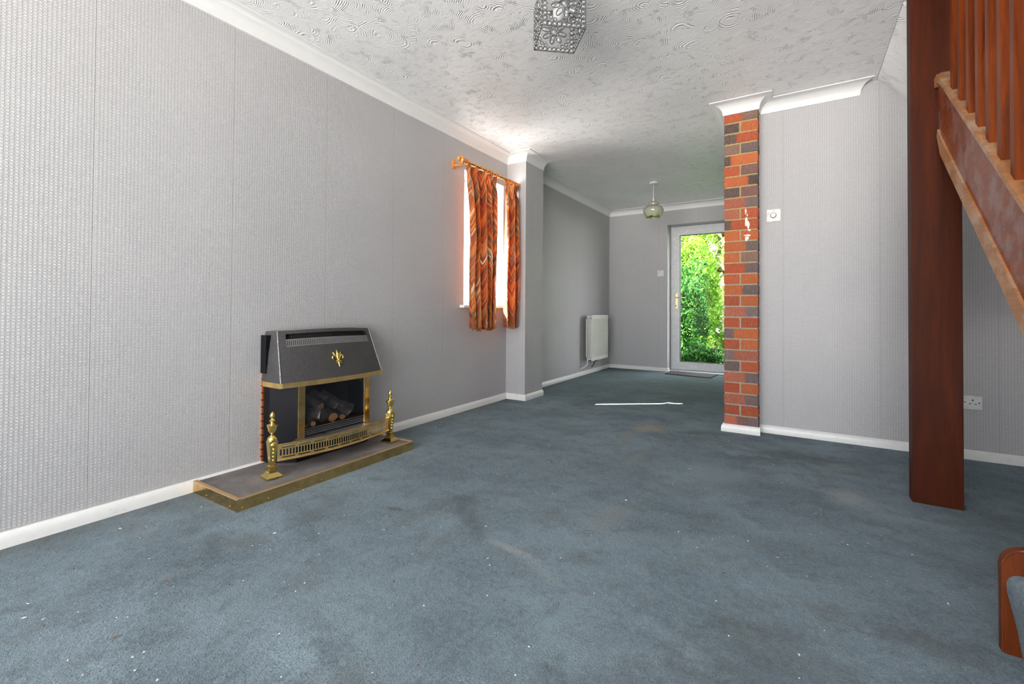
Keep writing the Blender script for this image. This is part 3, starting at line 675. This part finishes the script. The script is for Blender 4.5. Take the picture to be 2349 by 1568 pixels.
for i in range(ncol):
    d = (i+.5)/ncol*L_
    dash = .02 < d < L_-.02 and ((d-.02) % .0722) < .058
    slot = .012 < d < L_-.012 and ((d-.012) % .0138) < .0068
    for j in range(len(rows)-1):
        if j in (2, 6) and dash: continue
        if j == 4 and slot: continue
        bm.faces.new((G[i][j], G[i+1][j], G[i+1][j+1], G[i][j+1]))
o = link('pierced_rail', bm, 'brass_satin', fe); md = o.modifiers.new('s', 'SOLIDIFY'); md.thickness = .0022
bm = B(); tube(bm, [rp(i, .0755)+Vector((.001, 0, 0)) for i in range(0, ncol+1, 5)], .0032, 8); tube(bm, [rp(i, -.0005)+Vector((.001, 0, 0)) for i in range(0, ncol+1, 5)], .0032, 8)
for i in range(4, ncol, 5): ball(bm, rp(i, .0725)+Vector((.002, 0, 0)), .0019, u=6, v=4); ball(bm, rp(i, .003)+Vector((.002, 0, 0)), .0019, u=6, v=4)
auto(link('rail_beading', bm, 'brass_dull', fe), 60)
# ------------------------------------------------------------------ radiator
rx, ry0, ry1, rz0, rz1 = -2.238, 5.50, 6.075, .185, .775
ra = thing('radiator', 'white ribbed double panel radiator on the dark back side wall', 'radiator', (XB+.06, (ry0+ry1)/2, rz0))
def panel(x, name):
    bm = B(); pts = []; n = 26; y = ry0+.012
    prof = [(x-.006, ry0), (x+.002, ry0), (x+.002, ry0+.016)]; w_ = (ry1-ry0-.032)/n
    for k in range(n):
        a = ry0+.016+w_*k; prof += [(x-.018, a+w_*.12), (x-.018, a+w_*.42), (x+.005, a+w_*.55), (x+.005, a+w_*.95)]
    prof += [(x+.002, ry1-.016), (x+.002, ry1), (x-.006, ry1)]; back = [(x-.021, ry1), (x-.021, ry0)]
    prism(bm, prof+back, 'z', rz0+.045, rz1-.05)
    box(bm, x-.008, x+.004, ry0, ry1, rz0, rz0+.046, bev=.003); box(bm, x-.008, x+.004, ry0, ry1, rz1-.052, rz1, bev=.003)
    return link(name, bm, 'cream_enamel', ra)
panel(rx, 'front_panel'); panel(XB+.055, 'back_panel')
bm = B(); box(bm, XB+.062, XB+.080, ry0+.012, ry1-.012, rz0+.03, rz1-.04); box(bm, XB+.086, rx-.023, ry0+.012, ry1-.012, rz0+.03, rz1-.04); link('convector_fins', bm, 'white_gloss', ra)
for a in (rz1-.025, rz0+.022): bm = B(); tube(bm, [(XB+.045, ry0+.012, a), (rx, ry0+.012, a)], .011); link('header_pipe', bm, 'white_gloss', ra)
bm = B(); tube(bm, [(XB+.06, ry0+.005, rz0+.02), (XB+.06, ry0-.005, rz0-.02), (XB+.058, ry0-.012, rz0-.05), (XB+.045, ry0-.06, rz0-.075), (XB+.005, ry0-.11, rz0-.10)], .0075); lathe(bm, [(.011, 0), (.011, .03)], (XB+.06, ry0-.004, rz0-.01), 12)
auto(link('inlet_pipe', bm, 'white_gloss', ra))
bm = B(); tube(bm, [(rx-.03, ry0+.37, rz0+.005), (rx-.05, ry0+.30, rz0-.015), (rx-.06, ry0+.255, rz0-.03), (rx-.075, ry0+.25, rz0-.07), (XB+.02, ry0+.26, rz0-.10), (XB+.002, ry0+.26, rz0-.10)], .006); link('outlet_pipe', bm, 'black_wire', ra)
for a in (ry0+.12, ry1-.15): bm = B(); box(bm, XB, XB+.036, a, a+.03, rz0+.08, rz1-.08); link('wall_bracket', bm, 'white_gloss', ra)

# ------------------------------------------------------------------ garden door
yd = 6.66
bm = B()
for a in ((DX0+.002, DX0+.052, 0.0, DZ1-.002), (DX1-.052, DX1-.002, 0.0, DZ1-.002)): box(bm, a[0], a[1], yd-.02, yd+.05, a[2], a[3], bev=.004)
box(bm, DX0+.052, DX1-.052, yd-.02, yd+.05, DZ1-.052, DZ1-.002, bev=.004); box(bm, DX0+.052, DX1-.052, yd-.02, yd+.05, 0, .035, bev=.004)
door = struct('door_1', bm, 'upvc')
lx0, lx1, lz0, lz1 = DX0+.038, DX1-.038, .030, DZ1-.042; s_ = .088
bm = B()
prism(bm, [(lx0, lz0), (lx0+s_, lz0+s_+.01), (lx0+s_, lz1-s_), (lx0, lz1)], 'y', yd-.045, yd+.02); prism(bm, [(lx1, lz0), (lx1-s_, lz0+s_+.01), (lx1-s_, lz1-s_), (lx1, lz1)], 'y', yd-.045, yd+.02)
prism(bm, [(lx0, lz1), (lx0+s_, lz1-s_), (lx1-s_, lz1-s_), (lx1, lz1)], 'y', yd-.0445, yd+.02); prism(bm, [(lx0, lz0), (lx0+s_, lz0+s_+.01), (lx1-s_, lz0+s_+.01), (lx1, lz0)], 'y', yd-.0445, yd+.02)
leaf = link('door_leaf', bm, 'upvc', door)
bm = B()
for a in ((lx0+s_-.002, lx0+s_+.006, lz0+s_+.01, lz1-s_), (lx1-s_-.006, lx1-s_+.002, lz0+s_+.01, lz1-s_)): box(bm, a[0], a[1], yd-.035, yd+.01, a[2], a[3])
box(bm, lx0+s_, lx1-s_, yd-.035, yd+.01, lz0+s_+.008, lz0+s_+.016); box(bm, lx0+s_, lx1-s_, yd-.035, yd+.01, lz1-s_-.006, lz1-s_+.002); link('glazing_gasket', bm, 'black_wire', leaf)
bm = B(); box(bm, lx0+s_, lx1-s_, yd-.012, yd-.008, lz0+s_+.01, lz1-s_); link('door_glass', bm, 'glass', leaf)
hx_ = lx0+.044
bm = B(); box(bm, hx_-.015, hx_+.015, yd-.057, yd-.045, .86, 1.085, bev=.006); hd = link('door_handle', bm, 'brass', leaf)
bm = B(); tube(bm, [(hx_, yd-.05, 1.022), (hx_, yd-.09, 1.022), (hx_+.012, yd-.102, 1.022), (hx_+.04, yd-.104, 1.021), (hx_+.135, yd-.100, 1.014)], [.010, .009, .009, .0075, .006], 10); auto(link('handle_lever', bm, 'brass', hd), 60)
bm = B(); lathe(bm, [(.006, 0), (.006, .014)], (hx_, yd-.0575, .905), 12); box(bm, hx_-.0035, hx_+.0035, yd-.0585, yd-.056, .885, .92); ball(bm, (hx_, yd-.057, .868), .004, u=8, v=5); ball(bm, (hx_, yd-.057, 1.074), .004, u=8, v=5); link('keyhole', bm, 'dark_hole', hd)
bm = B(); box(bm, DX0+.002, DX1-.002, YB+.06, yd-.021, .006, .018, bev=.003); link('door_threshold', bm, 'steel', door)

mat_ = B(); prism(mat_, [(-1.490, 6.185), (-.915, 6.10), (-.885, 6.50), (-1.46, 6.515)], 'z', .0015, .010)
tag(link('doormat', mat_, 'rubber'), 'thin dark rubber doormat lying on the carpet at the garden door', 'doormat')

# ------------------------------------------------------------------ switches and socket
def plate(name, label, cat, x, z, y, w_, h_, d=.010):
    t_ = thing(name, label, cat, (x, y, z)); bm = B(); box(bm, x-w_/2, x+w_/2, y-d, y, z-h_/2, z+h_/2, bev=.003); link('face_plate', bm, 'white_plastic', t_); return t_
dm = plate('dimmer_switch', 'white square dimmer switch with round knob beside the brick pillar', 'dimmer switch', -.139, 1.500, YW-.001, .084, .084, .012)
def disc(bm, x, y, z, r, h_, n=20, r2=None):
    a = [bm.verts.new((x+r*math.cos(2*PI*k/n), y, z+r*math.sin(2*PI*k/n))) for k in range(n)]; b_ = [bm.verts.new((x+(r2 or r)*math.cos(2*PI*k/n), y-h_, z+(r2 or r)*math.sin(2*PI*k/n))) for k in range(n)]
    for k in range(n): bm.faces.new((a[k], a[(k+1) % n], b_[(k+1) % n], b_[k]))
    bm.faces.new(b_)
bm = B(); disc(bm, -.141, YW-.014, 1.500, .017, .012, 24, .0145); auto(link('knob', bm, 'white_plastic', dm))
bm = B(); disc(bm, -.141, YW-.0133, 1.500, .019, .0006, 24)
for k in range(5): a = PI/2+(k-2)*1.08; disc(bm, -.141+.029*math.cos(a), YW-.0128, 1.500+.029*math.sin(a), .0018, .0006, 8)
link('dial_marks', bm, 'dark_hole', dm)
sw = plate('light_switch', 'small white light switch on the back wall beside the door', 'light switch', -1.612, 1.355, YB-.001, .084, .084)
bm = B(); box(bm, -1.618, -1.606, YB-.016, YB-.010, 1.342, 1.368, bev=.002); link('rocker', bm, 'white_plastic', sw)
for a in (-1.642, -1.582): bm = B(); disc(bm, a, YB-.0108, 1.355, .003, .0006, 8); link('screw', bm, 'dark_hole', sw)
sk = plate('wall_socket', 'white double power socket low on the wall under the stairs', 'socket', .8125, .324, YW-.001, .146, .078)
for cx_ in (.779, .846):
    for a in ((cx_-.003, cx_+.003, .334, .343), (cx_-.016, cx_-.008, .315, .3195), (cx_+.008, cx_+.016, .315, .3195)): bm = B(); box(bm, a[0], a[1], YW-.0117, YW-.0105, a[2], a[3]); link('pin_hole', bm, 'dark_hole', sk)
for cx_ in (.757, .8125, .873): bm = B(); disc(bm, cx_, YW-.0108, .325, .0036, .0008, 10); link('screw', bm, 'dark_hole', sk)
for a in (.863, .748): bm = B(); box(bm, a, a+.012, YW-.0145, YW-.0105, .335, .352, bev=.0015); link('rocker', bm, 'white_plastic', sk)

# ------------------------------------------------------------------ pendant lamp at the back
lx, ly = -1.385, 5.21
pe = thing('pendant_lamp', 'pale glass pendant lamp with scalloped rim hanging near the garden door', 'lamp', (lx, ly, H))
bm = B(); lathe(bm, [(.045, 0), (.046, -.012), (.040, -.020), (.012, -.026), (0, -.026)], (lx, ly, H), 24); auto(link('ceiling_rose', bm, 'white_plastic', pe))
bm = B(); tube(bm, [(lx, ly, H-.02), (lx, ly, H-.19)], .0035, 8); link('flex', bm, 'white_plastic', pe)
bm = B(); lathe(bm, [(.006, -.178), (.013, -.195), (.016, -.212), (.016, -.225), (0, -.225)], (lx, ly, H), 16); auto(link('lamp_holder', bm, 'white_plastic', pe))
bm = B(); seg = 48; prof = [(.018, -.212), (.040, -.222), (.055, -.232), (.059, -.246), (.055, -.258), (.053, -.264), (.075, -.272), (.098, -.288), (.111, -.310), (.112, -.330), (.105, -.350), (.092, -.372), (.080, -.390)]
rings = []
for i, (r_, z_) in enumerate(prof):
    k = max(0, (i-9)/3)
    rings.append([bm.verts.new((lx+r_*(1+.04*k*math.cos(6*a*2*PI/seg))*math.cos(2*PI*a/seg), ly+r_*(1+.04*k*math.cos(6*a*2*PI/seg))*math.sin(2*PI*a/seg), H+z_-k*.014*abs(math.cos(3*a*2*PI/seg)))) for a in range(seg)])
for a, b_ in zip(rings, rings[1:]):
    for k in range(seg): bm.faces.new((a[k], a[(k+1) % seg], b_[(k+1) % seg], b_[k]))
o = link('glass_shade', bm, 'shade_glass', pe, smooth=True); md = o.modifiers.new('s', 'SOLIDIFY'); md.thickness = .003
bm = B(); ball(bm, (lx, ly, H-.29), .028, 1, 1, 1.25, 14, 10); link('bulb', bm, 'white_plastic', pe, smooth=True)

# ------------------------------------------------------------------ crystal cube lamp
cb = Vector((-.906, 1.8225, 2.05)); ang = math.atan2(.122, .145); sz = .190; hh = .19
cl_ = thing('crystal_ceiling_lamp', 'clear crystal cube ceiling lamp with flower panels in a thin metal frame', 'lamp', (cb.x, cb.y, H))
Rz = Matrix.Rotation(ang, 3, 'Z')
def CP(a, b_, z): return cb+Rz@Vector((a, b_, z))
bm = B(); q = sz/2
for a, b_ in ((-q, -q), (q, -q), (q, q), (-q, q)): tube(bm, [CP(a, b_, 0), CP(a, b_, hh)], .0018, 6)
for z in (0, hh):
    cs_ = [(-q, -q), (q, -q), (q, q), (-q, q), (-q, -q)]
    for u_, v_ in zip(cs_, cs_[1:]): tube(bm, [CP(*u_, z), CP(*v_, z)], .0022, 6)
link('wire_frame', bm, 'bead_metal', cl_)
bm = B(); lathe(bm, [(.055, 0), (.055, -.018), (.03, -.026), (0, -.026)], (cb.x, cb.y, H), 24); tube(bm, [(cb.x, cb.y, H-.02), (cb.x, cb.y, cb.z+hh-.02)], .008, 10)
for a, b_ in ((-q, -q), (q, q), (-q, q), (q, -q)): tube(bm, [CP(a, b_, hh), CP(0, 0, hh)], .002, 6)
auto(link('ceiling_mount', bm, 'chrome', cl_))
bm = B(); ball(bm, cb+Vector((0, 0, .12)), .028, 1, 1, 1.3, 14, 10); link('bulb', bm, 'white_plastic', cl_, smooth=True)
for side in range(4):
    Rs = Matrix.Rotation(side*PI/2, 3, 'Z')
    def SP(a, z, out=0): return cb+Rz@(Rs@Vector((a, -q-out, z)))
    nrm = Rz@(Rs@Vector((0, -1, 0))); ux = Rz@(Rs@Vector((1, 0, 0)))
    Q = Matrix((ux, Vector((0, 0, 1)), nrm)).transposed()
    def crys(bm, c, ra, rb, ang_=0, th=.35):
        m3 = Q @ Matrix.Rotation(ang_, 3, 'Z'); ball(bm, c, 1, ra, rb, min(ra, rb)*th*2, 10, 6, m3)
    def loop(bm, c, ra, rb, ang_=0, n=14):
        m3 = Q @ Matrix.Rotation(ang_, 3, 'Z'); tube(bm, [c+m3@Vector((ra*math.cos(2*PI*k/n), rb*math.sin(2*PI*k/n), 0)) for k in range(n+1)], .0016, 5, False)
    bm = B(); bw = B(); N = 9
    for k in range(N):
        s0 = -q+.0105+(sz-.021)*k/(N-1)
        pts = [SP(s0, .0105), SP(s0, hh-.0105)]
        if 0 < k < N-1: pts += [SP(-q+.0105, .0105+(hh-.021)*k/(N-1)), SP(q-.0105, .0105+(hh-.021)*k/(N-1))]
        for p in pts: crys(bm, p, .0085, .0085); loop(bw, p, .0095, .0095)
    for sx_ in (-1, 1):
        for sz_ in (-1, 1):
            for dd in ((.058, .058), (.068, .040), (.040, .068)): p = SP(sx_*dd[0], hh/2+sz_*dd[1]); crys(bm, p, .007, .007); loop(bw, p, .0078, .0078)
    pnl = link('crystal_panel', bm, 'crystal', cl_, smooth=True); link('panel_wire', bw, 'bead_metal', pnl, smooth=True)
    bm = B(); bw = B()
    for k in range(8):
        a = 2*PI*k/8+.2; c = SP(.040*math.cos(a), hh/2+.040*math.sin(a), .003); crys(bm, c, .019, .0095, a); loop(bw, c, .0205, .0108, a)
    crys(bm, SP(0, hh/2, .006), .014, .014, 0, .5); loop(bw, SP(0, hh/2, .006), .0165, .0165, 0, 20)
    fl = link('crystal_flower', bm, 'crystal', pnl, smooth=True)
    md = bw; link('flower_wire', md, 'bead_metal', pnl, smooth=True)

# ------------------------------------------------------------------ stair post and staircase
bm = B(); box(bm, .429, .596, 2.659, 2.734, 0, 3.3, bev=.003)
po = link('timber_post', bm, 'mahogany'); tag(po, 'tall dark mahogany post standing on the carpet at the stairs', 'post')
st = thing('staircase', 'red mahogany staircase with square balusters and blue carpeted steps', 'staircase', (.52, 1.6, 0))
def zb(y): return .800+.886*(y-1.785)
def zc(y): return 1.160+.845*(y-1.777)
ye, ys = 2.652, 1.64
bm = B(); prism(bm, [(ys, zb(ys)), (ye, zb(ye)), (ye, zc(ye)-.03), (ye-.03, zc(ye-.03)-.004), (ys, zc(ys)-.004)], 'x', .520, .552)
box(bm, .551, .5515, 1.7, 1.7005, 1.0, 1.0005); link('string_board', bm, 'mahogany_y', st)
bm = B()
prism(bm, [(ys, zc(ys)-.022), (ye-.11, zc(ye-.11)-.022), (ye-.045, zc(ye)-.075), (ye-.012, zc(ye)-.085), (ye-.004, zc(ye)-.045), (ye-.05, zc(ye-.05)+.001), (ys, zc(ys)+.001)], 'x', .506, .566)
link('string_cap', bm, 'worn_wood', st)
bm = B(); prism(bm, [(ys, zb(ys)-.004), (ye-.06, zb(ye-.06)-.004), (ye-.008, zb(ye)+.035), (ye-.02, zb(ye-.02)+.078), (ye-.05, zb(ye-.05)+.068), (ys, zb(ys)+.072)], 'x', .512, .5205)
link('lower_bead', bm, 'worn_wood', st)
for k in range(-2, 7):
    y = 1.838+.1*k; bm = B(); prism(bm, [(y, zc(y)-.004), (y+.030, zc(y+.030)-.004), (y+.030, zc(y+.030)+.80), (y, zc(y)+.80)], 'x', .520, .552); link('baluster', bm, 'mahogany_red' if k % 2 else 'mahogany_red', st)
bm = B(); prism(bm, [(ys-.04, zc(ys-.04)+.80), (ye, zc(ye)+.80), (ye, zc(ye)+.86), (ys-.04, zc(ys-.04)+.86)], 'x', .505, .567); link('handrail', bm, 'mahogany_red', st)
bm = B(); box(bm, .505, .575, 1.560, 1.632, .26, 2.05, bev=.004); link('newel_post', bm, 'mahogany_mid', st)
# bottom step side board with rounded top corner
cr = .045; pb = [(.427, 0)]+[(.427+cr-cr*math.cos(a*PI/16), .259-cr+cr*math.sin(a*PI/16)) for a in range(9)]+[(.60, .262), (1.418, .98), (1.418, .62), (.66, 0)]
bm = B(); prism(bm, pb, 'y', 1.607, 1.637)
fs = [e for e in bm.edges if abs(e.verts[0].co.y-e.verts[1].co.y) < 1e-5 and e.verts[0].co.x < .61 and e.verts[1].co.x < .61 and (e.verts[0].co.z > .01 or e.verts[1].co.z > .01)]
bmesh.ops.bevel(bm, geom=fs, offset=.004, segments=2, affect='EDGES'); auto(link('step_board', bm, 'mahogany_mid', st), 40)
def cstep(name, x0, x1, z):   # bullnosed carpet step climbing to +x
    r_ = .024; P_ = [(x0+.026, z-.19), (x0+.018, z-.13), (x0+.008, z-.08), (x0+.001, z-.045)]
    P_ += [(x0+r_-r_*math.cos(a*PI/16), z-r_+r_*math.sin(a*PI/16)) for a in range(9)]
    P_ += [(x1, z), (x1, z-.19)]
    bm = B(); prism(bm, P_, 'y', .82, 1.606); o = link(name, bm, 'stair_carpet', st); auto(o, 40)
cstep('carpeted_step', .434, 1.418, .197); cstep('carpeted_step', .66, 1.418, .39); cstep('carpeted_step', .88, 1.418, .58)
for k in range(5):
    y = 1.64+.205*k; z = .80+.185*k; bm = B(); y2 = min(y+.21, 2.655); prism(bm, [(y+.018, zb(y)+.035), (y, z-.04), (y+.004, z-.012), (y+.02, z), (y2, z), (y2, zb(y2)+.025)], 'x', .553, 1.418); link('carpeted_step', bm, 'stair_carpet', st)
bm = B(); prism(bm, [(1.66, zb(1.66)+.004), (2.65, zb(2.65)+.004), (2.65, zb(2.65)+.02), (1.66, zb(1.66)+.02)], 'x', .553, 1.418); link('stair_underside', bm, 'mahogany', st)

# ------------------------------------------------------------------ crumbs on the carpet
bm = B(); r = random.Random(3)
for k in range(420):
    x = r.uniform(-2.2, .4); y = .35+3.0*r.random()**1.5; s_ = r.uniform(.0012, .0031); a = r.uniform(0, PI); el = r.choice((1, 1, 1.3, 2.4)); z = ridge(x, y)+.0015
    if hx0 < x < hx1+.01 and hy0-.01 < y < hy1+.01: continue
    vs = [bm.verts.new((x+s_*el*math.cos(a+q)*(1 if q in (0, PI) else 1/el), y+s_*el*math.sin(a+q)*(1 if q in (0, PI) else 1/el), z)) for q in (0, PI/2, PI, 3*PI/2)]
    tp = bm.verts.new((x, y, z+s_*.9)); mi = 1 if r.random() < .22 else 0
    for i in range(4): f = bm.faces.new((vs[i], vs[(i+1) % 4], tp)); f.material_index = mi
for (x, y, L2, a) in ((-1.62, .62, .012, .6), (-1.45, .45, .016, 1.1), (-1.5, .75, .008, .2), (-1.05, 1.0, .008, 2), (-.55, 1.9, .012, .1), (-1.94, .90, .008, .3), (-.2, 1.6, .008, .8), (-.9, .6, .009, .4)):
    c, s_ = math.cos(a), math.sin(a); v4 = [bm.verts.new((x+u_*c-w_*s_, y+u_*s_+w_*c, ridge(x, y)+.003)) for u_, w_ in ((-L2, 0), (0, -.002), (L2, 0), (0, .002))]
    tp = bm.verts.new((x, y, ridge(x, y)+.0055))
    for i in range(4): f = bm.faces.new((v4[i], v4[(i+1) % 4], tp)); f.material_index = 1
o = link('carpet_crumbs', bm, None, mats=['crumb', 'crumb_brown']); tag(o, 'tiny pale and brown crumbs scattered over the blue carpet', 'crumbs', kind='stuff')

# ------------------------------------------------------------------ garden
bm = B(); box(bm, -12, 12, 6.73, 22, -.25, -.12); o = struct('garden_lawn', bm, 'grass')
bm = B(); box(bm, -2.4, .4, 6.74, 7.7, -.119, -.03); struct('garden_step', bm, 'paving')
def shrub(label, cx_, cy_, rx_, ry_, h_, n, mat, seed, lean=0, ls=.045, zb_=-.12):
    r = random.Random(seed); bm = B(); cl = bm.loops.layers.float_color.new('col')
    for k in range(n):
        u_ = r.uniform(-1, 1); th = r.uniform(0, 2*PI); rad = (r.random()**.35)
        sx = math.sqrt(1-u_*u_)*math.cos(th)*rad; sy = math.sqrt(1-u_*u_)*math.sin(th)*rad; szz = u_*rad
        bump = 1+.22*math.sin(sx*6+seed)+.18*math.cos(szz*7+sy*4)
        p = Vector((cx_+sx*rx_*bump+lean*szz, cy_+sy*ry_*bump, zb_+h_/2*(1+szz*bump)))
        if p.z < zb_+.03 or p.y < 6.95: continue
        L3 = ls*r.uniform(.6, 1.4); W3 = L3*r.uniform(.28, .45)
        Q = Matrix.Rotation(r.uniform(0, 2*PI), 3, 'Z')@Matrix.Rotation(r.uniform(.2, 1.3), 3, 'X')@Matrix.Rotation(r.uniform(-.6, .6), 3, 'Y')
        pts = [Vector((0, -L3, 0)), Vector((W3, 0, -.15*L3)), Vector((0, L3, -.35*L3)), Vector((-W3, 0, -.15*L3)), Vector((0, 0, 0))]
        vs = [bm.verts.new(p+Q@q_) for q_ in pts]; c = r.random()
        for i in range(4):
            f = bm.faces.new((vs[i], vs[(i+1) % 4], vs[4]))
            for lp in f.loops: lp[cl] = (c, c, c, 1)
    t_ = thing('garden_shrub', label, 'shrub', (cx_, cy_, -.12), 'shrubs outside the garden door')
    link('foliage', bm, mat, t_)
    bm = B(); rr = random.Random(seed)
    for k in range(5): tube(bm, [(cx_+rr.uniform(-.05, .05), cy_, -.13), (cx_+rr.uniform(-.2, .2)*rx_, cy_+rr.uniform(-.1, .1), h_*.35), (cx_+rr.uniform(-.6, .6)*rx_, cy_+rr.uniform(-.3, .3)*ry_, h_*.72)], [.03, .02, .008], 6)
    link('stem', bm, 'bark', t_); return t_
shrub('dense dark green bushy shrub nearest the glass of the garden door', -1.72, 8.0, .50, .42, 1.75, 9000, 'leaf_dark', 11, ls=.04)
shrub('bright yellow green shrub rising behind the dark bush outside', -2.0, 9.75, .85, .45, 2.7, 9000, 'leaf_light', 12, ls=.055)
shrub('lush mid green shrub low on the right outside the door glass', -.66, 8.6, .50, .45, 1.45, 9000, 'leaf_light', 13, ls=.045)
shrub('pale sunlit hedge filling the view far behind the garden shrubs', -2.0, 12.6, 4.4, .9, 5.6, 20000, 'leaf_pale', 14, ls=.17)
shrub('low dark ground shrub at the foot of the door view', -1.22, 7.35, .42, .16, .42, 3500, 'leaf_dark', 15, ls=.035)
